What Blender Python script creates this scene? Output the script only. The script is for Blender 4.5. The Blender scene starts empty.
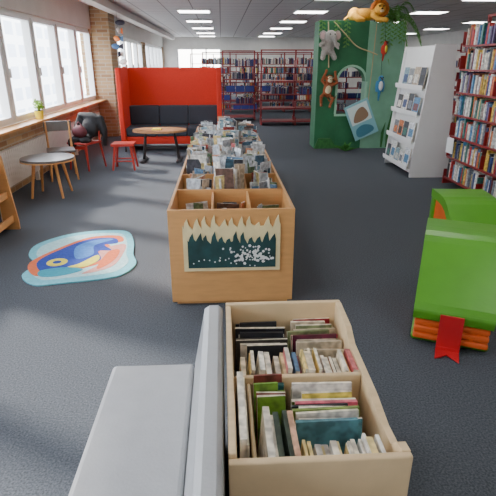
import bpy, bmesh, math, random
from mathutils import Matrix, Vector, Euler
R = random.Random(7)
D = bpy.data
COL = bpy.context.scene.collection

# ---------------------------------------------------------------- materials
def srgb(r, g, b):
    f = lambda c: (c/255/12.92) if c/255 <= .04045 else ((c/255+.055)/1.055)**2.4
    return (f(r), f(g), f(b), 1)

def mat(name, c, rough=.6, noise=0, nscale=20, bump=0, metal=0, spec=.5, stretch=None, bscale=None):
    m = D.materials.new(name); m.use_nodes = True
    nt = m.node_tree; b = nt.nodes['Principled BSDF']
    b.inputs['Roughness'].default_value = rough
    b.inputs['Metallic'].default_value = metal
    b.inputs['Specular IOR Level'].default_value = spec
    b.inputs['Base Color'].default_value = c
    if noise or bump:
        tc = nt.nodes.new('ShaderNodeTexCoord'); mp = nt.nodes.new('ShaderNodeMapping')
        nt.links.new(tc.outputs['Object'], mp.inputs['Vector'])
        if stretch: mp.inputs['Scale'].default_value = stretch
        n = nt.nodes.new('ShaderNodeTexNoise'); n.inputs['Scale'].default_value = nscale
        n.inputs['Detail'].default_value = 5
        nt.links.new(mp.outputs[0], n.inputs['Vector'])
        if noise:
            r = nt.nodes.new('ShaderNodeValToRGB')
            r.color_ramp.elements[0].position = .3; r.color_ramp.elements[1].position = .7
            r.color_ramp.elements[0].color = tuple(x*(1-noise) for x in c[:3])+(1,)
            r.color_ramp.elements[1].color = tuple(min(1, x*(1+noise)) for x in c[:3])+(1,)
            nt.links.new(n.outputs[0], r.inputs[0]); nt.links.new(r.outputs[0], b.inputs['Base Color'])
        if bump:
            bp = nt.nodes.new('ShaderNodeBump'); bp.inputs['Strength'].default_value = bump
            n2 = nt.nodes.new('ShaderNodeTexNoise'); n2.inputs['Scale'].default_value = bscale or nscale
            nt.links.new(mp.outputs[0], n2.inputs['Vector'])
            bp.inputs['Distance'].default_value = .01
            nt.links.new(n2.outputs[0], bp.inputs['Height']); nt.links.new(bp.outputs[0], b.inputs['Normal'])
    return m

def emis(name, c, s):
    m = D.materials.new(name); m.use_nodes = True
    b = m.node_tree.nodes['Principled BSDF']
    b.inputs['Base Color'].default_value = c
    b.inputs['Emission Color'].default_value = c; b.inputs['Emission Strength'].default_value = s
    return m

def attr_mat(name, rough=.4):
    m = D.materials.new(name); m.use_nodes = True
    nt = m.node_tree; b = nt.nodes['Principled BSDF']; b.inputs['Roughness'].default_value = rough
    a = nt.nodes.new('ShaderNodeAttribute'); a.attribute_name = 'Col'
    n = nt.nodes.new('ShaderNodeTexNoise'); n.inputs['Scale'].default_value = 35
    n.inputs['Detail'].default_value = 1
    tc = nt.nodes.new('ShaderNodeTexCoord'); nt.links.new(tc.outputs['Object'], n.inputs['Vector'])
    hs = nt.nodes.new('ShaderNodeHueSaturation')
    mr = nt.nodes.new('ShaderNodeMapRange')
    mr.inputs['From Min'].default_value = .35; mr.inputs['From Max'].default_value = .65
    mr.inputs['To Min'].default_value = .65; mr.inputs['To Max'].default_value = 1.25
    nt.links.new(n.outputs[0], mr.inputs['Value']); nt.links.new(mr.outputs[0], hs.inputs['Value'])
    nt.links.new(a.outputs['Color'], hs.inputs['Color']); nt.links.new(hs.outputs[0], b.inputs['Base Color'])
    return m

def tile_mat(name, c, mortar, w, h, ms, rough=.9, offset=.5, c2=None, vec='xy', bump=.3):
    m = D.materials.new(name); m.use_nodes = True
    nt = m.node_tree; b = nt.nodes['Principled BSDF']; b.inputs['Roughness'].default_value = rough
    tc = nt.nodes.new('ShaderNodeTexCoord')
    sep = nt.nodes.new('ShaderNodeSeparateXYZ'); cmb = nt.nodes.new('ShaderNodeCombineXYZ')
    nt.links.new(tc.outputs['Object'], sep.inputs[0])
    a, bb = {'xy': (0, 1), 'yz': (1, 2), 'xz': (0, 2)}[vec]
    nt.links.new(sep.outputs[a], cmb.inputs[0]); nt.links.new(sep.outputs[bb], cmb.inputs[1])
    br = nt.nodes.new('ShaderNodeTexBrick'); br.offset = offset
    br.inputs['Scale'].default_value = 1
    br.inputs['Brick Width'].default_value = w; br.inputs['Row Height'].default_value = h
    br.inputs['Mortar Size'].default_value = ms
    br.inputs['Color1'].default_value = c; br.inputs['Color2'].default_value = c2 or c
    br.inputs['Mortar'].default_value = mortar
    nt.links.new(cmb.outputs[0], br.inputs['Vector']); nt.links.new(br.outputs[0], b.inputs['Base Color'])
    bp = nt.nodes.new('ShaderNodeBump'); bp.inputs['Strength'].default_value = bump; bp.inputs['Distance'].default_value = .01
    bp.invert = True
    nt.links.new(br.outputs['Fac'], bp.inputs['Height']); nt.links.new(bp.outputs[0], b.inputs['Normal'])
    return m

M_carpet = mat('carpet', (.082, .091, .106, 1), .95, .42, 110, .5, spec=.15, bscale=220)
M_ceil = tile_mat('ceiling_tiles', srgb(200, 200, 200), srgb(130, 130, 130), .6, .6, .012, offset=0)
M_brick = tile_mat('yellow_brick', srgb(178, 150, 112), srgb(170, 160, 140), .24, .075, .008, c2=srgb(145, 112, 80), vec='yz')
M_brickx = tile_mat('yellow_brick_x', srgb(170, 142, 105), srgb(165, 155, 135), .24, .075, .008, c2=srgb(140, 108, 78), vec='xz')
M_wall = mat('wall_paint', srgb(205, 203, 198), .8, .05, 3)
M_white = mat('white_lacquer', srgb(232, 232, 230), .45, .02, 5)
M_frame = mat('window_frame_paint', srgb(225, 226, 226), .4)
M_wood = mat('beech_veneer', srgb(200, 148, 92), .4, .08, 6, .03, stretch=(1, 1, 6))
M_woodL = mat('birch_veneer', srgb(216, 188, 146), .42, .1, 6, .05, stretch=(1, 6, 1))
M_wooddk = mat('walnut_top', srgb(165, 125, 90), .25, .15, 8, stretch=(1, 8, 1))
M_cream = mat('cream_plywood', srgb(222, 205, 155), .5, .08, 15)
M_black = mat('black_cloth', srgb(25, 25, 28), .8, .2, 40, .4)
M_dark = mat('dark_metal', srgb(40, 40, 42), .4)
M_darktop = mat('dark_tabletop', srgb(92, 88, 86), .3, .1, 10)
M_grey = mat('grey_vinyl', srgb(170, 171, 173), .36, .04, 12, .12, bscale=90)
M_green = mat('green_vinyl', srgb(84, 152, 34), .38, .05, 6, .1, bscale=60)
M_orange = mat('orange_vinyl', srgb(220, 96, 34), .45, .06, 10, .1)
M_redrib = mat('red_ribbon', srgb(195, 28, 36), .5, .05, 10)
M_red = mat('red_felt', srgb(200, 46, 26), .85, .08, 60, .2)
M_redp = mat('red_paint', srgb(170, 45, 35), .4)
M_navy = mat('navy_felt', srgb(52, 55, 64), .85, .1, 60, .2)
M_shelf = mat('burgundy_metal', srgb(135, 28, 30), .4)
M_jungle = mat('jungle_green_paint', srgb(42, 108, 68), .6, .15, 4)
M_jungle2 = mat('light_jungle_green_paint', srgb(120, 170, 142), .6, .12, 4)
M_leaf = mat('leaf', srgb(50, 110, 52), .5, .25, 20)
M_palm = mat('palm_leaf', srgb(95, 150, 70), .5, .25, 20)
M_book = attr_mat('book_covers')
M_rad = mat('radiator_enamel', srgb(215, 210, 205), .4)
M_yel = mat('yellow_pot', srgb(225, 200, 50), .4)
M_teal = mat('dark_teal_print', srgb(24, 62, 62), .6, .4, 12)
M_snow = mat('white_print', srgb(225, 225, 222), .6)
M_rope = mat('rope', srgb(190, 170, 130), .9)
M_blue = mat('blue_plastic_bin', srgb(45, 60, 130), .45, .05, 8)
M_lamp = emis('luminaire_diffuser', (1, .99, .97, 1), 13)

# ---------------------------------------------------------------- mesh builder
class MB:
    def __init__(s): s.v = []; s.f = []; s.m = []; s.c = []; s.sm = []
    def _add(s, vs, fs, mi=0, cols=None, col=(1, 1, 1), smooth=False):
        o = len(s.v); s.v += [tuple(v) for v in vs]
        for i, f in enumerate(fs):
            s.f.append([o+k for k in f]); s.m.append(mi); s.sm.append(smooth)
            s.c.append(cols[i] if cols else col)
    def box(s, x0, x1, y0, y1, z0, z1, mi=0, col=(1, 1, 1), cols=None, M=None):
        vs = [Vector((x, y, z)) for x in (x0, x1) for y in (y0, y1) for z in (z0, z1)]
        if M: vs = [M @ v for v in vs]
        fs = [(0, 1, 3, 2), (4, 6, 7, 5), (0, 4, 5, 1), (2, 3, 7, 6), (0, 2, 6, 4), (1, 5, 7, 3)]
        s._add(vs, fs, mi, cols, col)
    def prism(s, pts, a, b, axis='x', mi=0, col=(1, 1, 1), M=None, smooth=False):
        n = len(pts)
        def mk(p, t):
            return {'x': Vector((t, p[0], p[1])), 'y': Vector((p[0], t, p[1])), 'z': Vector((p[0], p[1], t))}[axis]
        vs = [mk(p, a) for p in pts]+[mk(p, b) for p in pts]
        if M: vs = [M @ v for v in vs]
        fs = [(i, (i+1) % n, n+(i+1) % n, n+i) for i in range(n)]
        s._add(vs, fs, mi, None, col, smooth)
        s._add(vs, [tuple(range(n))[::-1], tuple(range(n, 2*n))], mi, None, col)
    def cyl(s, p0, p1, r0, r1=None, n=12, mi=0, col=(1, 1, 1)):
        r1 = r0 if r1 is None else r1
        p0 = Vector(p0); p1 = Vector(p1); d = (p1-p0).normalized()
        q = d.to_track_quat('Z', 'Y'); vs = []
        for p, r in ((p0, r0), (p1, r1)):
            for i in range(n):
                a = 2*math.pi*i/n
                vs.append(p+q @ Vector((r*math.cos(a), r*math.sin(a), 0)))
        s._add(vs, [(i, (i+1) % n, n+(i+1) % n, n+i) for i in range(n)], mi, None, col, True)
        s._add(vs, [tuple(range(n))[::-1], tuple(range(n, 2*n))], mi, None, col)
    def ell(s, c, r, mi=0, col=(1, 1, 1), rot=None, n=14, k=9):
        if not hasattr(r, '__len__'): r = (r, r, r)
        vs = []; Q = Euler(rot).to_matrix() if rot else Matrix.Identity(3)
        C = Vector(c)
        for j in range(1, k):
            t = math.pi*j/k
            for i in range(n):
                a = 2*math.pi*i/n
                vs.append(C+Q @ Vector((r[0]*math.sin(t)*math.cos(a), r[1]*math.sin(t)*math.sin(a), r[2]*math.cos(t))))
        top = len(vs); vs.append(C+Q @ Vector((0, 0, r[2]))); vs.append(C+Q @ Vector((0, 0, -r[2])))
        fs = []
        for j in range(k-2):
            for i in range(n):
                fs.append((j*n+i, (j+1)*n+i, (j+1)*n+(i+1) % n, j*n+(i+1) % n))
        for i in range(n):
            fs.append((top, i, (i+1) % n)); b = (k-2)*n
            fs.append((top+1, b+(i+1) % n, b+i))
        s._add(vs, fs, mi, None, col, True)
    def limb(s, pts, rs, mi=0, col=(1, 1, 1)):
        for i in range(len(pts)-1):
            s.cyl(pts[i], pts[i+1], rs[i], rs[i+1], 10, mi, col)
        for p, r in zip(pts, rs): s.ell(p, r, mi, col, n=10, k=7)
    def build(s, name, mats, parent=None, bevel=0, loc=None, rotz=0, remesh=0, fix=True):
        me = D.meshes.new(name); me.from_pydata(s.v, [], s.f)
        for m in mats: me.materials.append(m)
        me.polygons.foreach_set('material_index', s.m)
        me.polygons.foreach_set('use_smooth', s.sm)
        a = me.color_attributes.new('Col', 'FLOAT_COLOR', 'CORNER')
        dat = []
        for p in me.polygons:
            c = s.c[p.index]
            for _ in range(p.loop_total): dat += [c[0], c[1], c[2], 1]
        a.data.foreach_set('color', dat)
        if fix:
            bm = bmesh.new(); bm.from_mesh(me); bmesh.ops.recalc_face_normals(bm, faces=bm.faces); bm.to_mesh(me); bm.free()
        o = D.objects.new(name, me); COL.objects.link(o)
        if parent: o.parent = parent
        if loc: o.location = loc
        o.rotation_euler[2] = rotz
        if bevel:
            b = o.modifiers.new('bev', 'BEVEL'); b.width = bevel; b.segments = 3; b.limit_method = 'ANGLE'
            b.angle_limit = math.radians(50)
        if remesh:
            r = o.modifiers.new('rm', 'REMESH'); r.mode = 'VOXEL'; r.voxel_size = remesh; r.use_smooth_shade = True
            sm = o.modifiers.new('s', 'SMOOTH'); sm.iterations = 4
        return o

def empty(name, loc=(0, 0, 0), rotz=0):
    e = D.objects.new(name, None); COL.objects.link(e); e.location = loc; e.rotation_euler[2] = rotz
    e.empty_display_size = .1
    return e

PAGE = srgb(225, 215, 195)[:3]
PAGEW = srgb(220, 218, 212)[:3]
def C(*a): return srgb(*a)[:3]
PASTEL = [C(228, 228, 226), C(215, 220, 226), C(205, 210, 215), C(232, 228, 218), C(190, 196, 202), C(160, 70, 62), C(85, 118, 148), C(210, 206, 198), C(175, 180, 186),
          C(210, 190, 130), C(130, 160, 172), C(190, 130, 95), C(105, 130, 95), C(222, 224, 228), C(140, 142, 146), C(62, 62, 72), C(185, 165, 142), C(160, 150, 140), C(95, 70, 60), C(60, 90, 110)]
VIV = [C(30, 32, 40), C(120, 28, 35), C(215, 210, 200), C(235, 230, 220), C(60, 90, 60), C(200, 170, 60), C(170, 60, 50), C(60, 70, 100), C(225, 222, 215),
       C(90, 150, 150), C(200, 90, 110), C(150, 120, 90), C(230, 225, 210)]
LIBR = [C(190, 50, 45), C(50, 68, 120), C(225, 220, 210), C(40, 40, 44), C(60, 120, 110), C(210, 175, 75), C(90, 66, 110), C(230, 230, 226), C(205, 115, 60), C(80, 130, 170), C(110, 45, 45), C(190, 190, 185), C(215, 210, 200), C(120, 125, 135)]
DARKB = [C(45, 50, 110), C(35, 40, 85), C(60, 65, 120), C(130, 50, 60), C(150, 150, 160), C(50, 60, 120), C(205, 200, 190), C(70, 100, 110)]

# ---------------------------------------------------------------- room shell
XW, XR, YB, YF, HC = -2.75, 9.0, -3.0, 25.0, 2.7
m = MB(); m.box(XW-.3, XR+.3, YB-.3, YF+.3, -.1, 0); m.build('floor', [M_carpet])
m = MB(); m.box(XW-.3, XR+.3, YB-.3, YF+.3, HC, HC+.1)
m.build('ceiling', [M_ceil])
# left wall: sill wall, lintel, piers
m = MB()
ZS, ZT = .82, 2.25
m.box(XW-.25, XW, YB, YF, 0, ZS-.03, 0)
m.box(XW-.25, XW, YB, YF, ZT, HC, 1)
piers = [(YB, YB+.4), (3.9, 4.5), (11.35, 12.0), (18.5, 19.2), (YF-.3, YF)]
for a, b in piers: m.box(XW-.25, XW, a, b, ZS-.03, ZT, 0)
m.build('wall_left', [M_brick, M_wall])
m = MB(); m.box(XW+.003, XW+.38, 11.35, 12.0, 0.003, HC-.003); m.build('brick_pillar', [M_brickx])
m = MB(); m.box(XW-.05, XW+.18, YB, 11.34, ZS-.03, ZS); m.box(XW-.05, XW+.18, 12.01, YF, ZS-.03, ZS)
m.build('trim_1', [M_wood])
# windows
wi = 1
for (a, b) in [(YB+.4, 3.9), (4.5, 11.35), (12.0, 18.5), (19.2, YF-.3)]:
    n = round((b-a)/1.15); w = (b-a)/n
    for i in range(n):
        y0, y1 = a+i*w, a+(i+1)*w
        m = MB(); X0, X1 = XW-.16, XW-.06
        t = .05
        m.box(X0, X1, y0, y0+t, ZS, ZT); m.box(X0, X1, y1-t, y1, ZS, ZT)
        m.box(X0, X1, y0+t, y1-t, ZS, ZS+t); m.box(X0, X1, y0+t, y1-t, ZT-t, ZT)
        # sash
        s = .045; X2 = X1+.03
        Y0, Y1 = y0+t, y1-t
        m.box(X0+.03, X2, Y0, Y0+s, ZS+t, ZT-t); m.box(X0+.03, X2, Y1-s, Y1, ZS+t, ZT-t)
        m.box(X0+.03, X2, Y0+s, Y1-s, ZS+t, ZS+t+s); m.box(X0+.03, X2, Y0+s, Y1-s, ZT-t-s, ZT-t)
        m.box(X2, X2+.03, Y0+.01, Y0+.03, 1.4, 1.52)
        m.build('window_%d' % wi, [M_frame]); wi += 1
m = MB()
m.box(XR, XR+.2, YB, YF, 0, HC); m.build('wall_right', [M_wall])
m = MB(); m.box(XW-.2, XR+.2, YB-.2, YB, 0, HC); m.build('wall_back', [M_wall])
m = MB()
m.box(XW-.2, -2.1, YF, YF+.2, 0, HC); m.box(.0, XR+.2, YF, YF+.2, 0, HC)
m.box(-2.1, 0, YF, YF+.2, 0, 1.15); m.box(-2.1, 0, YF, YF+.2, 2.2, HC)
m.build('wall_far', [M_wall])
m = MB()
for x in (-2.1, -1.42, -.74, -.05): m.box(x, x+.06, YF+.03, YF+.12, 1.15, 2.2)
m.box(-2.1, 0, YF+.03, YF+.12, 1.15, 1.2); m.box(-2.1, 0, YF+.03, YF+.12, 2.15, 2.2)
m.build('window_%d' % wi, [M_frame])
# ceiling luminaires
for x in (-.6, 2.1, 4.9, 7.6):
    for y in (-1, 1.8, 4.4, 7, 9.6, 12.3, 15.2, 18.2, 21.2, 23.8):
        m = MB(); m.box(x-.38, x+.38, y-.3, y+.3, HC-.025, HC-.002, 1)
        m.box(x-.35, x+.35, y-.27, y+.27, HC-.03, HC-.0251, 0)
        m.build('ceiling_light', [M_lamp, M_frame])
m = MB()
m.box(-2.3, -2.1, 4, 24, HC-.16, HC-.02); m.build('ceiling_duct', [M_wall])
# exterior
m = MB(); m.box(-22, -16, -10, 60, -3, 6.5)
m.build('neighbour_building', [tile_mat('facade', srgb(205, 210, 218), srgb(240, 240, 238), 2.2, 1.6, .35, offset=0, c2=srgb(190, 198, 210), vec='yz')])
m = MB(); m.box(-60, XW-.3, -30, 80, -3.2, -3); m.build('ground', [mat('asphalt', srgb(170, 170, 168), .9, .1, 2)])

# ---------------------------------------------------------------- big picture book bin
e = empty('picture_book_bin', (0.05, 3.02, 0))
W = .42; L = 4.35; H = .70
m = MB()
m.box(-W, W, 0, .022, .03, H)
m.box(-W, W, L-.022, L, .03, H)
m.box(-W, -W+.02, .022, L-.022, .03, H); m.box(W-.02, W, .022, L-.022, .03, H)
m.box(-W+.02, W-.02, .022, L-.022, .40, .415)
m.box(-W+.03, W-.03, .03, L-.03, 0, .05)
NR = 8; rl = (L-.044)/NR
for r in range(1, NR):
    y = .022+r*rl; m.box(-W+.02, W-.02, y-.008, y+.008, .415, H-.005)
for cx in (-.13, .13):
    for r in range(NR):
        m.prism([(.022+r*rl+.008, .415), (.022+(r+1)*rl-.008, .415), (.022+(r+1)*rl-.008, H-.02), (.022+r*rl+.2, H-.03), (.022+r*rl+.008, .60)], cx-.007, cx+.007)
m.build('bin_body', [M_wood], e, .003)
m = MB()
for r in range(NR):
    for ci, cx in enumerate((-.265, 0, .265)):
        nb = R.randint(28, 34)
        if r == 0: nb = 4
        if r == 1 and ci != 1: nb = 14
        y0 = .022+r*rl+.04; y1 = .022+(r+1)*rl-.05
        for b in range(nb):
            t = b/max(1, nb-1)
            y = y1-(y1-y0)*t if r > 0 else y1-.02*b
            w = R.uniform(.07, .17); h = R.uniform(.27, .40)+(.07 if ci == 1 else 0); th = R.uniform(.004, .012)
            if r == 0: h = R.uniform(.12, .2)
            if r == 1 and ci != 1: h -= .05
            rz = R.uniform(-.5, .5) if R.random() < .4 else R.choice((-1, 1))*R.uniform(.7, 1.4)
            hw = abs(math.cos(rz))*w/2
            x = cx+R.uniform(-1, 1)*(.115-hw)
            if r and abs(rz) > .6: y = min(max(y, y0+.05), y1-.04)
            tl = R.uniform(-.28, .12)
            Mx = Matrix.Translation((x, y, .42)) @ Euler((tl if y < y1-.1 else -abs(tl)*.3, R.uniform(-.12, .12), 0)).to_matrix().to_4x4() @ Matrix.Rotation(rz, 4, 'Z')
            c = R.choice(PASTEL); pg = PAGEW
            m.box(-w/2, w/2, 0, th, 0, h, 0, cols=[c, pg, c, c, c, pg], M=Mx)
m.build('books', [M_book], e)
# front art panel with flame-like top
m = MB()
def spikes(x0, x1, zb, zt, zv, n, seed):
    q = random.Random(seed); pts = [(x0, zb), ]
    pts.append((x0, zv+.02))
    for i in range(n):
        a = x0+(x1-x0)*(i+.12)/n; b = x0+(x1-x0)*(i+.62+q.uniform(-.2, .15))/n
        tip = zt+q.uniform(-.045, .012)
        pts += [(a, zv+.005+q.uniform(-.015, .01)), (b-.016, (zv+tip)/2+.004), (b+.004, tip), (b+.012, (zv+tip)/2-.01)]
    pts += [(x1, zv+.02), (x1, zb)]
    return pts
m.prism(spikes(-.325, .325, .27, .655, .575, 11, 3), -.016, -.0005, 'y', 0)
m.prism(spikes(-.295, .295, .295, .55, .475, 12, 5), -.021, -.0165, 'y', 1)
q = random.Random(4)
for i in range(110):
    x = q.gauss(.14, .08); z = q.gauss(.385, .03)
    if -.28 < x < .28 and .305 < z < .46:
        s = q.uniform(.004, .011); m.cyl((x, -.0235-.00002*i, z), (x, -.021, z), s, n=6, mi=2)
for i in range(14):
    x = -.26+i*.018*2; z = .32+q.uniform(0, .05)
    m.cyl((x, -.0232, z), (x, -.021, z), .005, n=6, mi=2)
m.build('decorative_panel', [M_cream, M_teal, M_snow], e)

# ---------------------------------------------------------------- small bin in front
e = empty('paperback_book_bin', (0, 0, 0))
X0, X1, Y0, Y1 = 0.0, .475, .93, 1.77
m = MB()
m.box(X0, X1, Y0, Y0+.022, .03, .655); m.box(X0, X1, Y1-.022, Y1, .03, .675)
def side(xa, xb):
    m.prism([(Y0+.0221, .03), (Y1-.0221, .03), (Y1-.0221, .675), (Y1-.20, .665), (Y1-.27, .63), (Y0+.30, .62), (Y0+.18, .60), (Y0+.10, .605), (Y0+.06, .65), (Y0+.0221, .655)], xa, xb)
m.box(X0, X0+.022, Y0+.0221, Y1-.0221, .03, .668)
side(X1-.022, X1)
m.box(X0+.022, X1-.022, Y0+.02, Y1-.02, .34, .355)
m.box(X0+.022, X1-.022, 1.33, 1.348, .355, .62)
m.box(X0+.065, X0+.077, 1.0, 1.33, .355, .60)
m.box(X0+.03, X1-.03, Y0+.03, Y1-.03, 0, .04)
m.build('bin_body', [M_woodL], e, .005)
m = MB()
def standing(xa, xb, ya, yb, zt, pal=VIV, lean=0):
    x = xa
    while x < xb-.01:
        t = R.uniform(.009, .022); t = min(t, xb-x)
        ln = R.uniform(.82, 1)*(yb-ya); h = R.uniform(-.035, .015)
        c = R.choice(pal)
        Mx = Matrix.Translation((x, ya, .36)) @ Euler((0, lean+R.uniform(-.04, .04), 0)).to_matrix().to_4x4()
        m.box(.0005, t-.0015, 0, ln, 0, zt-.36+h, 0, cols=[c, c, PAGE, PAGE, c, c if R.random() < .6 else PAGE], M=Mx)
        x += t
def leaning(xa, xb, ya, yb, zt, pal=VIV):
    y = ya; i = 0
    while y < yb:
        t = R.uniform(.010, .024); w = R.uniform(.7, .95)*(xb-xa); xo = R.uniform(0, (xb-xa)-w)
        c = R.choice(pal)
        z = zt-.36+R.uniform(-.02, .02)
        Mx = Matrix.Translation((xa+xo, y, .36)) @ Euler((-.22, 0, R.uniform(-.06, .06))).to_matrix().to_4x4()
        m.box(0, w, 0, t-.002, 0, z, 0, cols=[PAGE, PAGE, c, c, c, c if R.random() < .7 else PAGE], M=Mx)
        y += t
WH = [C(226, 218, 200), C(222, 205, 175), C(210, 188, 140), C(200, 188, 165), C(120, 60, 60), C(80, 112, 145), C(62, 74, 62), C(220, 190, 115), C(200, 155, 125), C(185, 90, 90), C(230, 222, 205)]
# rear compartment
leaning(.03, .24, 1.50, 1.69, .60, [C(30, 32, 40), C(215, 208, 195), C(45, 75, 60), C(130, 30, 40), C(205, 195, 180), C(60, 55, 50)])
leaning(.245, .445, 1.50, 1.69, .60, [C(190, 175, 150), C(150, 35, 45), C(120, 130, 90), C(90, 25, 50), C(210, 205, 192)])
standing(.03, .42, 1.355, 1.49, .63, WH, .10)
# front compartment
standing(.026, .062, 1.0, 1.32, .66, [C(225, 215, 185), C(225, 215, 195), C(210, 190, 150)])
standing(.085, .19, .965, 1.18, .635, WH, .05)
leaning(.085, .19, 1.19, 1.28, .62, [C(110, 150, 50), C(50, 110, 110), C(130, 60, 50)])
leaning(.2, .42, 1.08, 1.28, .61, [C(120, 140, 60), C(225, 205, 90), C(220, 212, 195), C(200, 95, 112), C(40, 45, 50), C(80, 130, 140), C(205, 120, 135), C(215, 210, 200)])
standing(.195, .42, .96, 1.07, .61, [C(225, 220, 210), C(218, 212, 200), C(215, 192, 130), C(60, 90, 120), C(195, 188, 178)], .08)
m.build('books', [M_book], e)

# ---------------------------------------------------------------- grey bench
m = MB()
m.box(-.475, -.135, .55, 1.72, .26, .42)
m.prism([(-.16, .06), (-.012, .06), (-.012, .665), (-.03, .68), (-.065, .68), (-.085, .665), (-.135, .40)], .55, 1.735, 'y')
m.build('upholstered_bench', [M_grey], None, .018)
b = D.objects['upholstered_bench']
m2 = MB(); m2.box(-.45, -.03, .6, 1.68, 0, .07); m2.box(-.455, -.17, .57, 1.70, .07, .262)
m2.build('plinth', [M_grey], b, .006)

# ---------------------------------------------------------------- book shaped stools
def book_stool(loc, rz, sz=1):
    e = empty('book_shaped_stool', loc, rz); e.scale = (1, 1, sz)
    w = .44
    up = [(0, .235), (.035, .275), (.39, .535), (.44, .56), (.50, .575), (.60, .58), (.78, .58)]
    lo = [(.78, .50), (.60, .50), (.50, .49), (.42, .46), (.06, .19), (.015, .165)]
    m = MB(); m.prism(up+lo, 0, w, 'x', smooth=False)
    m.box(0, w, .70, .78, .0, .51)
    m.box(0, w, 0.06, .72, 0, .04)
    m.build('cover', [M_green], e, .024)
    m = MB()
    m.prism([(.035, .042), (.70, .042), (.70, .49), (.50, .48), (.42, .45), (.06, .19), (.035, .175)], .02, w-.02, 'x')
    for k in range(3):
        z = .043+k*.042
        m.box(.012, w-.012, .01+.008*k, .10, z, z+.038)
    m.build('pages', [M_orange], e, .012)
    m = MB()
    m.box(.15, .28, -.012, -.004, .02, .235)
    m.prism([(.15, -.012), (.28, -.012), (.28, -.12), (.215, -.06), (.15, -.12)], .004, .012, 'z')
    m.box(.15, .28, -.015, -.005, .004, .03)
    m.build('bookmark_ribbon', [M_redrib], e)
book_stool((1.11, 2.46, 0), math.radians(-25))
book_stool((1.84, 3.42, 0), math.radians(-5), .90)

# ---------------------------------------------------------------- rug
m = MB()
P = [(-1.75, 4.28), (-1.60, 4.50), (-1.44, 4.60), (-1.25, 4.65), (-.98, 4.62), (-.86, 4.32), (-.81, 4.0), (-.75, 3.78), (-.81, 3.58), (-.95, 3.49), (-1.28, 3.42), (-1.465, 3.40), (-1.62, 3.58), (-1.60, 3.81), (-1.73, 4.03)]
def smoothp(P, k=5):
    o = []; n = len(P)
    for i in range(n):
        a, b, c, d = [Vector(P[(i+j-1) % n]) for j in range(4)]
        for s in range(k):
            t = s/k
            o.append(tuple(.5*((2*b)+(-a+c)*t+(2*a-5*b+4*c-d)*t*t+(-a+3*b-3*c+d)*t**3)))
    return o
def sc(P, s, c=(-1.25, 4.03)): return [(c[0]+(x-c[0])*s, c[1]+(y-c[1])*s) for x, y in P]
m.prism(smoothp(P), .001, .012, 'z', 0)
m.prism(smoothp(sc(P, .86)), .012, .0135, 'z', 1)
fish = [(-1.62, 3.85), (-1.5, 4.15), (-1.3, 4.42), (-1.05, 4.45), (-.98, 4.3), (-1.1, 4.25), (-1.0, 4.1), (-1.12, 4.08), (-1.05, 3.85), (-1.2, 3.7), (-1.4, 3.6), (-1.52, 3.62)]
m.prism(smoothp(sc(fish, 1.08)), .0135, .0145, 'z', 2)
m.prism(smoothp(sc(fish, .92)), .0145, .0155, 'z', 3)
m.prism(smoothp([(-1.36, 4.2), (-1.2, 4.38), (-1.06, 4.38), (-1.2, 4.22), (-1.16, 4.0), (-1.28, 3.9)]), .0155, .0165, 'z', 4)
m.prism(smoothp([(-1.12, 4.1), (-.93, 4.25), (-.9, 3.95), (-.95, 3.7), (-1.15, 3.58), (-1.05, 3.8)]), .0135, .0146, 'z', 6)
m.prism(smoothp([(-1.04, 4.05), (-.95, 4.1), (-.94, 3.9), (-1.0, 3.72), (-1.06, 3.7)]), .0147, .0156, 'z', 2)
m.prism(smoothp([(-1.5, 3.66), (-1.3, 3.72), (-1.16, 3.66), (-1.3, 3.55), (-1.46, 3.54)]), .0156, .0166, 'z', 7)
m.prism(smoothp([(-1.22, 3.80), (-1.12, 3.98), (-1.08, 3.86), (-1.16, 3.72), (-1.3, 3.72)]), .0156, .0166, 'z', 5)
m.cyl((-1.42, 3.83, .0155), (-1.42, 3.83, .017), .085, n=20, mi=5)
m.cyl((-1.42, 3.83, .017), (-1.42, 3.83, .018), .035, n=16, mi=3)
rm = lambda n, *c: mat(n, srgb(*c), .95, .12, 40, .3)
m.build('fish_rug', [rm('rug_aqua', 105, 180, 195), rm('rug_light', 160, 200, 205), rm('rug_orange', 205, 100, 58), rm('rug_blue', 28, 58, 145), rm('rug_sky', 65, 120, 190), rm('rug_yellow', 205, 195, 70), rm('rug_pink', 200, 140, 130), rm('rug_teal', 40, 140, 160)])

# ---------------------------------------------------------------- high-back sofa
e = empty('high_back_sofa', (-1.90, 9.25, 0))
m = MB(); w = 1.90
m.box(0, w, .78, .88, .12, 1.5)
m.box(0, .09, 0, .78, .12, 1.5); m.box(w-.09, w, 0, .78, .12, 1.5)
m.build('shell', [M_red], e, .02)
m = MB()
n = 3; cw = (w-.18)/n
for i in range(n):
    a = .09+i*cw
    m.box(a+.003, a+cw-.003, .05, .62, .28, .44)
    m.box(a+.003, a+cw-.003, .60, .77, .44, .80)
m.build('cushions', [M_navy], e, .025)
m = MB(); m.box(.09, w-.09, .06, .77, .14, .28); m.build('seat_base', [M_red], e, .01)
m = MB()
for x in (.06, w-.06):
    for y in (.06, .8): m.cyl((x, y, 0), (x, y, .13), .02)
m.build('legs', [M_dark], e)
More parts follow.
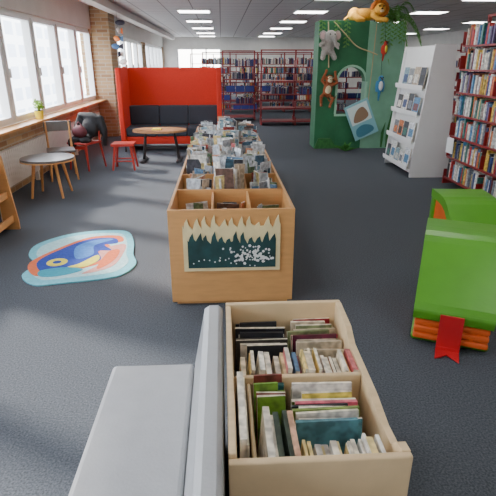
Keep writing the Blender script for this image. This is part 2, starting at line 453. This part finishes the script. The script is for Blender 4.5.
# oval table
m = MB()
pts = [(.46*math.cos(a), .32*math.sin(a)) for a in [i*math.pi/18 for i in range(36)]]
m.prism(pts, .50, .53, 'z', 0)
for sx in (-.3, .3):
    m.cyl((sx, 0, .03), (sx*.8, 0, .50), .025, mi=1); m.box(sx-.03, sx+.03, -.25, .25, 0, .03, 1)
m.box(-.3, .3, -.015, .015, .2, .24, 1)
m.box(-.12, .02, -.1, .08, .531, .545, 2)
m.build('oval_table', [M_wooddk, M_dark, M_yel], None, 0, (-1.06, 8.40, 0))
def stool(loc, mt, name='red_stool', h=.41, rz=0):
    m = MB()
    m.prism([(-.17, -.15), (.17, -.15), (.17, .15), (-.17, .15)], h-.035, h, 'z')
    for x in (-1, 1):
        for y in (-1, 1): m.cyl((x*.17, y*.15, 0), (x*.12, y*.1, h-.035), .016, .02)
    for y in (-1, 1): m.cyl((-.15, y*.13, .14), (.15, y*.13, .14), .01)
    m.build(name, [mt], None, .006, loc, rz)
stool((-1.56, 7.75, 0), M_redp)

# ---------------------------------------------------------------- round table, chairs
m = MB()
m.prism([(.32*math.cos(i*math.pi/16), .32*math.sin(i*math.pi/16)) for i in range(32)], .46, .485, 'z', 1)
m.prism([(.325*math.cos(i*math.pi/16), .325*math.sin(i*math.pi/16)) for i in range(32)], .445, .46, 'z', 0)
for k in range(4):
    a = math.pi/4+k*math.pi/2
    m.cyl((.27*math.cos(a), .27*math.sin(a), 0), (.18*math.cos(a), .18*math.sin(a), .445), .014, .022)
m.build('round_table', [M_wood, M_darktop], None, 0, (-2.20, 6.15, 0))
def chair(loc, rz, seatm, legm, coat=False):
    e = empty('wooden_chair', loc, rz)
    m = MB(); m.box(-.19, .19, -.19, .19, .40, .43, 0)
    m.prism([(-.19, .66), (.19, .66), (.19, .80), (-.19, .80)], .19, .21, 'y', 0)
    m.build('seat', [seatm], e, .01)
    m = MB()
    for x in (-1, 1):
        m.cyl((x*.18, -.18, 0), (x*.15, -.15, .40), .013, .018)
        m.cyl((x*.18, .24, 0), (x*.16, .17, .42), .013, .018); m.cyl((x*.16, .17, .42), (x*.16, .2, .8), .016, .013)
    m.box(-.15, .15, -.158, -.14, .33, .38)
    m.build('legs', [legm], e)
    if coat:
        m = MB()
        m.ell((0, .22, .66), (.22, .08, .2)); m.ell((-.02, .18, .80), (.2, .08, .05), rot=(0, .15, 0)); m.limb([(-.18, .2, .78), (-.25, .16, .6), (-.22, .1, .42)], [.06, .055, .045])
        m.limb([(.18, .22, .76), (.24, .22, .58), (.2, .25, .36)], [.06, .05, .04])
        m.ell((.03, .13, .62), (.15, .06, .16))
        m.ell((-.05, 0, .47), (.17, .15, .06)); m.ell((.1, -.08, .46), (.09, .11, .05)); m.ell((-.1, -.16, .42), (.08, .06, .09))
        m.build('black_jacket', [M_black], e, remesh=.02)
        m = MB(); m.ell((-.02, -.06, .58), (.13, .09, .10)); m.limb([(-.1, -.05, .63), (-.02, -.06, .74), (.07, -.05, .64)], [.012, .012, .012])
        m.build('shoulder_bag', [mat('bag_cloth', srgb(95, 40, 48), .7, .15, 20)], e, remesh=.012)
chair((-2.33, 7.1, 0), math.radians(20), M_darktop, M_wood, False)
chair((-2.18, 7.80, 0), math.radians(-25), M_redp, M_redp, True)
# radiator
m = MB()
for y in [4.9+i*.06 for i in range(100)]:
    m.box(XW+.03, XW+.10, y, y+.045, .14, .58)
m.box(XW+.045, XW+.085, 4.9, 10.9, .17, .2); m.box(XW+.045, XW+.085, 4.9, 10.9, .52, .55)
for y in (5, 7, 9, 10.8): m.box(XW+.04, XW+.09, y, y+.04, 0, .14)
m.build('radiator', [M_rad])
# plant
e = empty('potted_plant', (XW+.10, 7.35, ZS))
m = MB(); m.cyl((0, 0, 0), (0, 0, .12), .05, .065, 16); m.cyl((0, 0, .12), (0, 0, .125), .06, .06, 16, 1); m.build('pot', [M_yel, M_black], e)
m = MB(); q = random.Random(2)
for i in range(46):
    a = q.uniform(0, 6.28); r = q.uniform(.01, .06); z = q.uniform(.15, .27)
    m.cyl((0, 0, .12), (r*math.cos(a), r*math.sin(a), z), .003, .002, 5)
    m.ell((r*math.cos(a), r*math.sin(a), z), (.03, .018, .008), rot=(q.uniform(-.8, .8), q.uniform(-.8, .8), a), n=8, k=5)
m.build('leaves', [mat('plant_leaf', srgb(130, 170, 60), .5)], e)
# low wooden book rack at far left
e = empty('wooden_book_rack', (-2.72+.03, 4.15, 0))
m = MB()
for y in (0, .62):
    m.prism([(0, 0), (.60, 0), (.60, .1), (.54, .74), (.50, .80), (.40, .82), (.0, .82)], y, y+.022, 'y')
for z, xx in ((.08, .56), (.33, .54), (.56, .51)):
    m.box(.02, xx, .022, .62, z, z+.02); m.box(xx-.02, xx, .022, .62, z+.02, z+.07)
m.box(0, .015, .022, .62, 0, .8)
m.build('rack_frame', [M_wood], e, .006)
m = MB()
for z in (.10, .35, .58):
    y = .04
    while y < .58:
        t = R.uniform(.01, .03); c = R.choice(LIBR[:6]); m.box(.2, .46, y, y+t-.002, z, z+R.uniform(.12, .2), 0, cols=[c, c, c, c, c, PAGE]); y += t
m.build('books', [M_book], e)
# hanging mobile near pillar
m = MB()
m.cyl((0, 0, 2.7), (0, 0, 1.35), .003, n=5, mi=0)
cs = [1, 2, 3, 4, 1, 2, 3]
for i in range(7):
    z = 2.35-i*.15; a = i*1.2
    m.ell((.06*math.cos(a), .06*math.sin(a), z), (.1, .03, .055), cs[i], rot=(0, .4*math.sin(i*2), a))
    m.prism([(.0, z-.02), (.0, z+.02), (.09, z+.06), (.09, z-.06)], .06*math.sin(a)-.004, .06*math.sin(a)+.004, 'y', cs[(i+1) % 7])
m.build('fish_mobile', [M_dark, mat('mob1', srgb(45, 45, 60), .6), mat('mob2', srgb(220, 215, 210), .6), mat('mob3', srgb(230, 130, 60), .6), mat('mob4', srgb(90, 140, 190), .6)], None, 0, (-2.12, 11.0, 0))

# ---------------------------------------------------------------- metal shelving
def shelving(loc, length, height, depth, nsh, fill, pal, rz=0, double=True, name='book_shelving', tight=1., bins=0):
    """length along local Y, spines face +/-X"""
    e = empty(name, loc, rz)
    m = MB(); nb = max(1, round(length/.9)); bw = length/nb
    for i in range(nb+1):
        y = i*bw
        m.box(-.02, .02, y-.018, y+.018, 0, height)
        m.box(-depth, depth if double else .02, y-.012, y+.012, .02, .12)
    sides = [-1, 1] if double else [-1]
    for k in range(nsh):
        z = .12+k*(height-.2)/nsh
        for s in sides:
            a, b = sorted((s*.022, s*depth))
            m.box(a, b, .02, length-.02, z-.02, z)
            for i in range(nb+1):
                y = i*bw
                m.box(a, b, y-.006, y+.006, z, z+.16 if 0 < k else z+.1)
    m.box(-.02, .02, 0, length, height-.03, height)
    m.build('frame', [M_shelf], e)
    m = MB(); mb = MB()
    for k in range(nsh):
        z = .12+k*(height-.2)/nsh
        for s in sides:
            for i in range(nb):
                y = i*bw+.025; end = (i+1)*bw-.025
                if bins and R.random() < bins:
                    for q_ in range(3):
                        a0 = y+q_*.27; x_0, x_1 = sorted((s*.04, s*(depth-.02)))
                        mb.box(x_0, x_1, a0, a0+.25, z+.001, z+.012)
                        mb.box(x_0, x_0+.008, a0, a0+.25, z+.012, z+.17); mb.box(x_1-.008, x_1, a0, a0+.25, z+.012, z+.15)
                        mb.box(x_0+.008, x_1-.008, a0, a0+.008, z+.012, z+.16); mb.box(x_0+.008, x_1-.008, a0+.242, a0+.25, z+.012, z+.16)
                    continue
                if R.random() > fill: continue
                end2 = y+(end-y)*R.uniform(.4, .9) if tight < 1 else y+(end-y)*R.uniform(.9, 1)
                while y < end2:
                    t = min(R.uniform(.012, .04), end-y)
                    if t < .008: break
                    h = R.uniform(.17, .25)*(.8 if tight < 1 else 1); c = R.choice(pal)
                    if s > 0: a, b = .03, depth-.015-R.uniform(0, .03)
                    else: a, b = -(depth-.015-R.uniform(0, .03)), -.03
                    m.box(a, b, y, y+t-.002, z+.001, z+h, 0, cols=[c, c, c, c, c, PAGE]); y += t
    if m.v: m.build('books', [M_book], e)
    if mb.v: mb.build('blue_bins', [M_blue], e)
    return e
e = shelving((3.36, 3.75, 0), 2.7, 2.15, .30, 7, 1, LIBR, tight=1)
m = MB(); m.box(-.335, -.325, 2.48, 2.66, .46, .66); m.build('shelf_sign', [M_white], e)
# rear, largely empty red shelving facing the camera (length along x)
for (x, y, Ln, f, bn) in [(2.85, 13.4, 1.8, .3, .08), (.95, 14.6, .9, .55, .2), (6.6, 13.6, 2.7, .5, .1), (6.8, 16.5, 3.6, .6, .1)]:
    shelving((x, y, 0), Ln, 1.9, .3, 5, f, DARKB, rz=math.radians(90), tight=.8, bins=bn)
shelving((3.0, 17.0, 0), 3.6, 1.9, .3, 6, .6, LIBR, rz=math.radians(90), tight=.8, bins=.08)
shelving((4.2, 20.5, 0), 5.4, 1.9, .3, 6, .7, LIBR, rz=math.radians(90), tight=.8)
shelving((5.2, 5.0, 0), 5.4, 2.15, .3, 7, 1, LIBR)
shelving((6.6, 9.0, 0), 2.7, 2.15, .3, 7, 1, LIBR)

# ---------------------------------------------------------------- white display stand
e = empty('white_display_stand', (2.75, 6.87, 0))
m = MB(); bw, h, ln = .56, 1.82, 1.15
tri = [(0, 0), (bw, 0), (bw, .25), (.44, h), (.14, h), (0, .25)]
m.prism(tri, 0, .03, 'y'); m.prism(tri, ln-.03, ln, 'y')
m.prism([(.03, .05), (bw-.03, .05), (bw-.05, .25), (.42, h-.01), (.17, h-.01), (.06, .25)], .03, ln-.03, 'y')
lv = [.12, .5, .88, 1.24]
for z in lv:
    t = (z-.25)/(h-.25); xl = max(0, .14*t)
    m.box(xl-.05, xl+.08, .03, ln-.03, z-.02, z)
    m.box(xl-.055, xl-.045, .03, ln-.03, z, z+.05)
    m.box(bw-xl-.08, bw-xl+.05, .03, ln-.03, z-.02, z)
m.build('stand_body', [M_white], e, .004)
m = MB()
for z in lv:
    t = (z-.25)/(h-.25); xl = max(.0, .14*t); y = .07
    while y < ln-.22:
        w = R.uniform(.15, .24); hh = R.uniform(.22, .3); c = R.choice(LIBR+PASTEL[9:])
        Mx = Matrix.Translation((xl-.028, y, z+.002)) @ Euler((0, .12, 0)).to_matrix().to_4x4()
        m.box(0, .012, 0, w, 0, hh, 0, cols=[c, c, PAGE, PAGE, PAGE, PAGE], M=Mx)
        c2 = R.choice(LIBR); m.box(-.001, .001, w*.15, w*.85, hh*.25, hh*.65, 0, col=c2, M=Mx)
        y += w+.02
m.build('books', [M_book], e)

# ---------------------------------------------------------------- jungle playhouse
e = empty('jungle_playhouse', (0, 0, 0))
yf = 9.5; zt = 2.3
m = MB()
m.box(1.80, 2.20, yf, yf+.22, 0, zt)
m.box(2.20, 2.72, yf, yf+.22, 0, .66)
arch = [(2.20, zt), (2.20, 1.25)]+[(2.46-.26*math.cos(a), 1.25+.26*math.sin(a)) for a in [i*math.pi/10 for i in range(1, 10)]]+[(2.72, 1.25), (2.72, zt)]
m.prism(arch, yf, yf+.22, 'y')
m.box(1.80, 1.86, yf+.22, yf+.5, 0, zt)
m.build('front_wall', [M_jungle], e, .006)
m = MB()
ring = [(2.46-.30*math.cos(a), 1.25+.30*math.sin(a)) for a in [i*math.pi/12 for i in range(13)]]+[(2.46+.26*math.cos(a), 1.25+.26*math.sin(a)) for a in [i*math.pi/12 for i in range(13)]]
m.prism(ring, yf-.02, yf+.0, 'y'); m.box(2.16, 2.20, yf-.02, yf, .66, 1.25); m.box(2.72, 2.76, yf-.045, yf-.031, .66, 1.25); m.box(2.16, 2.76, yf-.045, yf-.031, .62, .66)
m.build('arch_trim', [mat('arch_edge_paint', srgb(150, 195, 165), .6)], e)
m = MB()
m.prism([(2.72, 0), (3.4, 0), (3.4, 2.1), (3.34, 2.3), (3.2, 2.22), (3.05, 2.32), (2.9, 2.25), (2.72, 2.3)], yf-.03, yf+.22, 'y')
m.box(3.3, 3.4, yf+.22, yf+.9, 0, 2.1)
m.build('side_wall', [M_jungle2], e, .006)
m = MB(); m.prism([(1.80, 0), (2.26, 0), (2.12, .2), (1.88, .2)], yf-.03, yf-.001, 'y')
for i in range(3):
    x = 3.12+i*.1
    m.prism([(x, .02), (x+.03, .02), (x+.06+.02*math.sin(i), .5+.3*(i % 3)), (x-.01, .3)], yf-.045, yf-.031, 'y')
m.build('painted_leaves', [M_leaf], e)
# leafy vines hanging from the top edge
m = MB(); q = random.Random(21)
for vx in (1.84, 2.12, 2.30, 2.98, 3.1, 3.22, 3.32):
    Lv = q.uniform(.2, .55); n = int(Lv/.035); yy = yf-.045 if vx < 2.7 else yf-.06
    m.cyl((vx, yy, 2.30), (vx, yy, 2.30-Lv), .004, n=5)
    m.cyl((vx, yy, 2.305), (vx, yf+.1, 2.305), .004, n=5)
    for i in range(n):
        z = 2.30-i*.035; sg = 1 if i % 2 else -1; a = q.uniform(-.3, .3)
        p0 = Vector((vx, yy, z)); t = p0+Vector((sg*.07, -.01+a*.03, -.035)); md = (p0+t)/2
        m._add([p0, md+Vector((0, -.005, .022)), t, md-Vector((0, .005, .02))], [(0, 1, 2, 3)], 0)
m.build('vines', [M_palm], e, fix=False)
def rope(name, pts, r=.011):
    cu = D.curves.new(name, 'CURVE'); cu.dimensions = '3D'; cu.bevel_depth = r
    sp = cu.splines.new('NURBS'); sp.points.add(len(pts)-1); sp.use_endpoint_u = True; sp.order_u = 3
    for p, q_ in zip(sp.points, pts): p.co = (*q_, 1)
    cu.materials.append(M_rope); o = D.objects.new(name, cu); COL.objects.link(o); o.parent = e
rope('rope_1', [(2.05, 9.46, 2.28), (2.3, 9.46, 2.05), (2.5, 9.455, 1.85), (2.75, 9.455, 1.78), (2.9, 9.455, 1.72)])
rope('rope_2', [(1.95, 9.47, 2.28), (1.98, 9.46, 1.9), (2.0, 9.455, 1.5)])
rope('rope_4', [(2.84, 9.46, 2.25), (2.82, 9.455, 1.5), (2.80, 9.455, .92)], .007)

# palm (part of the playhouse, rising behind its side wall)
PX, PY = 3.25, 9.82
m = MB()
for i in range(13):
    z = i*.175; m.cyl((PX+0.02*math.sin(i), PY, z), (PX+.02*math.sin(i+1), PY, z+.18), .05, .042, 10)
m.build('palm_trunk', [mat('palm_bark', srgb(110, 85, 55), .9, .2, 20)], e)
m = MB()
for k in range(20):
    a = k*2*math.pi/20+.2; pr = Vector((PX, PY, 2.30)); up = .75+.45*math.sin(k*2.3); rr = .50+.12*math.cos(k*1.7)
    for s in range(12):
        t = (s+1)/12; r = rr*t
        q2 = Vector((PX+r*math.cos(a), max(PY+r*math.sin(a), 9.40), 2.32+up*.9*t-.95*t*t)); q2.z = min(q2.z, 2.64)
        m.cyl(pr, q2, .008, .006, 5)
        side_ = Vector((-math.sin(a), math.cos(a), 0)); fw = (q2-pr).normalized()
        for sg in (-1, 1):
            tip = q2+side_*sg*.13*(1-.55*t)+fw*.06-Vector((0, 0, .05))
            m._add([pr, pr.lerp(q2, .7), tip], [(0, 1, 2)], 0)
        pr = q2
m.build('palm_fronds', [M_palm], e, fix=False)
# hanging artwork card
m = MB()
Mx = Matrix.Translation((2.68, 9.40, .56)) @ Euler((0, math.radians(-24), 0)).to_matrix().to_4x4()
m.box(-.24, .24, -.012, .012, -.34, .34, 0, M=Mx)
m.box(-.20, .20, -.016, -.012, -.05, .30, 1, M=Mx)
m.prism(smoothp([(-.15, .0), (-.05, .18), (.1, .22), (.16, .05), (.05, -.02)]), -.02, -.016, 'y', 2, M=Mx)
m.prism(smoothp([(-.15, -.3), (-.16, -.15), (.0, -.1), (.15, -.18), (.14, -.28)]), -.02, -.012, 'y', 3, M=Mx)
m.cyl((2.56, 9.415, .90), (2.60, 9.44, 1.2), .004, n=5)
m.build('hanging_artwork', [mat('card_teal', srgb(135, 190, 198), .5), mat('card_light', srgb(215, 228, 224), .5), mat('card_brown', srgb(150, 120, 95), .5), mat('card_blue', srgb(70, 130, 150), .5)])

# plush toys
def plush(name, loc, rot, parts, feats, mats, sc_=1):
    e2 = empty(name, loc); e2.rotation_euler = rot; e2.scale = (sc_,)*3
    for i, (pname, fn, mt) in enumerate(parts):
        m = MB(); fn(m); m.build(pname, [mt], e2, remesh=.011)
    m = MB(); feats(m); m.build('face_details', mats, e2)
M_lion = mat('lion_plush', srgb(225, 165, 60), .95, .15, 60, .5); M_mane = mat('mane_plush', srgb(190, 105, 35), .95, .3, 40, .8)
M_eye = mat('toy_eye', srgb(15, 15, 15), .2); M_muz = mat('muzzle_plush', srgb(235, 215, 175), .95)
def lion_body(m):
    m.ell((-.1, 0, .12), (.2, .1, .1)); m.ell((-.26, 0, .12), (.11, .11, .115)); m.ell((.06, 0, .14), (.1, .09, .1))
    m.ell((.15, -.05, .2), (.09, .085, .09)); m.ell((.17, -.12, .18), (.05, .05, .04))
    for s in (-1, 1):
        m.limb([(.06, s*.08-.0, .1), (.14, s*.09-.03, .04), (.26, s*.08-.06, .03)], [.05, .04, .04])
        m.limb([(-.27, s*.08, .1), (-.2, s*.13, .05), (-.1, s*.14, .035)], [.07, .05, .035])
        m.ell((.14+s*.07, -.03, .29), (.028, .015, .03))
    m.limb([(-.36, 0, .1), (-.42, -.08, .05), (-.42, -.14, -.05), (-.40, -.15, -.15)], [.02, .015, .013, .012])
def lion_mane(m):
    for i in range(12):
        a = i*math.pi/6; m.ell((.14+.11*math.cos(a), -.02, .20+.105*math.sin(a)), (.05, .055, .05))
    m.ell((.13, .02, .2), (.12, .05, .11)); m.ell((-.40, -.15, -.18), (.03, .03, .045))
def lion_f(m):
    m.ell((.175, -.168, .195), (.018, .014, .012), 0); m.ell((.20, -.125, .235), .012, 0); m.ell((.135, -.128, .235), .012, 0)
    m.ell((.175, -.145, .165), (.035, .03, .022), 1)
plush('plush_lion', (2.74, 9.58, 2.27), (0, 0, math.radians(-15)), [('body', lion_body, M_lion), ('mane', lion_mane, M_mane)], lion_f, [M_eye, M_muz], 1.1)
def monkey(name, loc, rot, mt, mz, s):
    def body(m):
        m.ell((0, 0, 0), (.085, .07, .12)); m.ell((0, 0, -.07), (.08, .07, .07)); m.ell((0, -.01, .17), (.075, .07, .075))
        for q in (-1, 1):
            m.limb([(q*.06, 0, .08), (q*.14, -.02, .13), (q*.08, .03, .28)], [.03, .025, .022]); m.ell((q*.08, .03, .30), (.028, .025, .03))
            m.limb([(q*.05, 0, -.1), (q*.11, -.08, -.14), (q*.08, -.07, -.28)], [.035, .03, .024]); m.ell((q*.08, -.095, -.29), (.028, .05, .02))
            m.ell((q*.085, 0, .18), (.03, .012, .03))
        m.limb([(0, .04, -.1), (.08, .04, -.2), (.16, .03, -.16), (.18, .02, -.08)], [.015, .012, .012, .01])
    def f(m):
        m.ell((0, -.065, .15), (.045, .03, .035), 1); m.ell((0, -.055, .195), (.05, .025, .028), 1)
        m.ell((-.022, -.08, .2), .009, 0); m.ell((.022, -.08, .2), .009, 0); m.ell((0, -.095, .165), (.01, .006, .006), 0)
        m.ell((0, -.045, -.01), (.055, .035, .08), 1)
    plush(name, loc, rot, [('body', body, mt)], f, [M_eye, mz], s)
monkey('plush_monkey', (1.99, 9.385, 1.12), (0, .15, 0), mat('brown_plush', srgb(150, 82, 48), .95, .2, 50, .5), M_muz, 1.05)
# elephant
M_el = mat('grey_plush', srgb(165, 160, 152), .95, .15, 60, .5)
def el_body(m):
    m.ell((0, 0, 0), (.1, .09, .12)); m.ell((.02, -.06, .14), (.085, .08, .085))
    m.limb([(.03, -.13, .13), (.05, -.18, .07), (.07, -.19, -.0), (.1, -.2, -.03)], [.035, .028, .022, .018])
    for q in (-1, 1):
        m.ell((.02+q*.11, -.03, .15), (.065, .015, .075))
        m.limb([(q*.07, -.03, .05), (q*.13, -.07, .02)], [.04, .035]); m.limb([(q*.06, -.02, -.08), (q*.09, -.07, -.16)], [.045, .04])
    m.limb([(0, .0, .1), (.0, .05, .24)], [.01, .008])
def el_f(m):
    m.ell((-.015, -.132, .165), .01, 0); m.ell((.06, -.132, .165), .01, 0)
    for q in (-1, 1): m.ell((.02+q*.115, -.044, .15), (.04, .006, .05), 1)
plush('plush_elephant', (1.94, 9.35, 1.86), (0, 0, .1), [('body', el_body, M_el)], el_f, [M_eye, mat('ear_pink', srgb(210, 180, 175), .9)], 1.2)
# parrots
def par(m):
    m.ell((0, 0, 0), (.055, .055, .1)); m.ell((0, -.02, .11), (.045, .045, .045)); m.limb([(0, .01, -.06), (0, .03, -.22)], [.03, .015])
    for q in (-1, 1): m.ell((q*.055, .01, -.01), (.015, .04, .09))
def par_f(m):
    m.cyl((0, -.05, .11), (0, -.1, .085), .02, .004, 8, 1); m.ell((-.02, -.055, .125), .009, 0); m.ell((.02, -.055, .125), .009, 0)
    m.ell((0, -.04, 0), (.035, .03, .07), 2); m.cyl((0, 0, .15), (0, .05, .5), .003, n=5, mi=0)
M_beak = mat('beak', srgb(60, 55, 50), .4)
plush('plush_parrot', (2.98, 9.38, 1.18), (0, 0, 0), [('body', par, mat('blue_plush', srgb(70, 130, 170), .95, .1, 40, .4))], par_f, [M_eye, M_beak, M_snow], 1.2)
plush('plush_parrot', (3.0, 9.38, 1.82), (0, 0, .5), [('body', par, mat('red_plush', srgb(190, 60, 45), .95, .1, 40, .4))], par_f, [M_eye, M_beak, M_yel], .9)
# foliage near the floor beside playhouse
m = MB(); q = random.Random(9)
for i in range(40):
    a = q.uniform(0, 6.28); r = q.uniform(.08, .26)
    b = Vector((0, 0, .0)); t = Vector((r*math.cos(a), r*.8*math.sin(a), q.uniform(.05, .18)))
    s = Vector((-math.sin(a), math.cos(a), 0))*.03; md = (b+t)/2+Vector((0, 0, .03))
    m._add([b, md+s, t, md-s], [(0, 1, 2, 3)], 0)
m.build('artificial_grass_tuft', [mat('grass_leaf', srgb(60, 130, 50), .7)], None, loc=(2.35, 9.15, 0.0), fix=False)

# ---------------------------------------------------------------- lights, world, camera
w = D.worlds.new('world'); bpy.context.scene.world = w; w.use_nodes = True
nt = w.node_tree; bg = nt.nodes['Background']
sky = nt.nodes.new('ShaderNodeTexSky'); sky.sky_type = 'NISHITA'; sky.sun_disc = False
sky.sun_elevation = math.radians(35); sky.sun_rotation = math.radians(-50)
mx = nt.nodes.new('ShaderNodeMix'); mx.data_type = 'RGBA'; mx.inputs[0].default_value = .75
nt.links.new(sky.outputs[0], mx.inputs[6]); mx.inputs[7].default_value = (3.6, 3.75, 3.95, 1)
nt.links.new(mx.outputs[2], bg.inputs[0]); bg.inputs[1].default_value = 3.2
sun = D.lights.new('sun', 'SUN'); sun.energy = 11; sun.angle = math.radians(5); sun.color = (1, .95, .88)
so = D.objects.new('sun', sun); COL.objects.link(so); so.location = (-8, 10, 8)
d = Vector((1, -.55, -.75)).normalized(); so.rotation_euler = d.to_track_quat('-Z', 'Y').to_euler()

cam = D.cameras.new('camera'); cam.sensor_width = 36; cam.lens = 480/496*36
co = D.objects.new('camera', cam); COL.objects.link(co); co.location = (0, 0, 1.6)
co.rotation_euler = (math.radians(90-21.2), 0, math.radians(-3.0)); cam.clip_start = .05
bpy.context.scene.camera = co
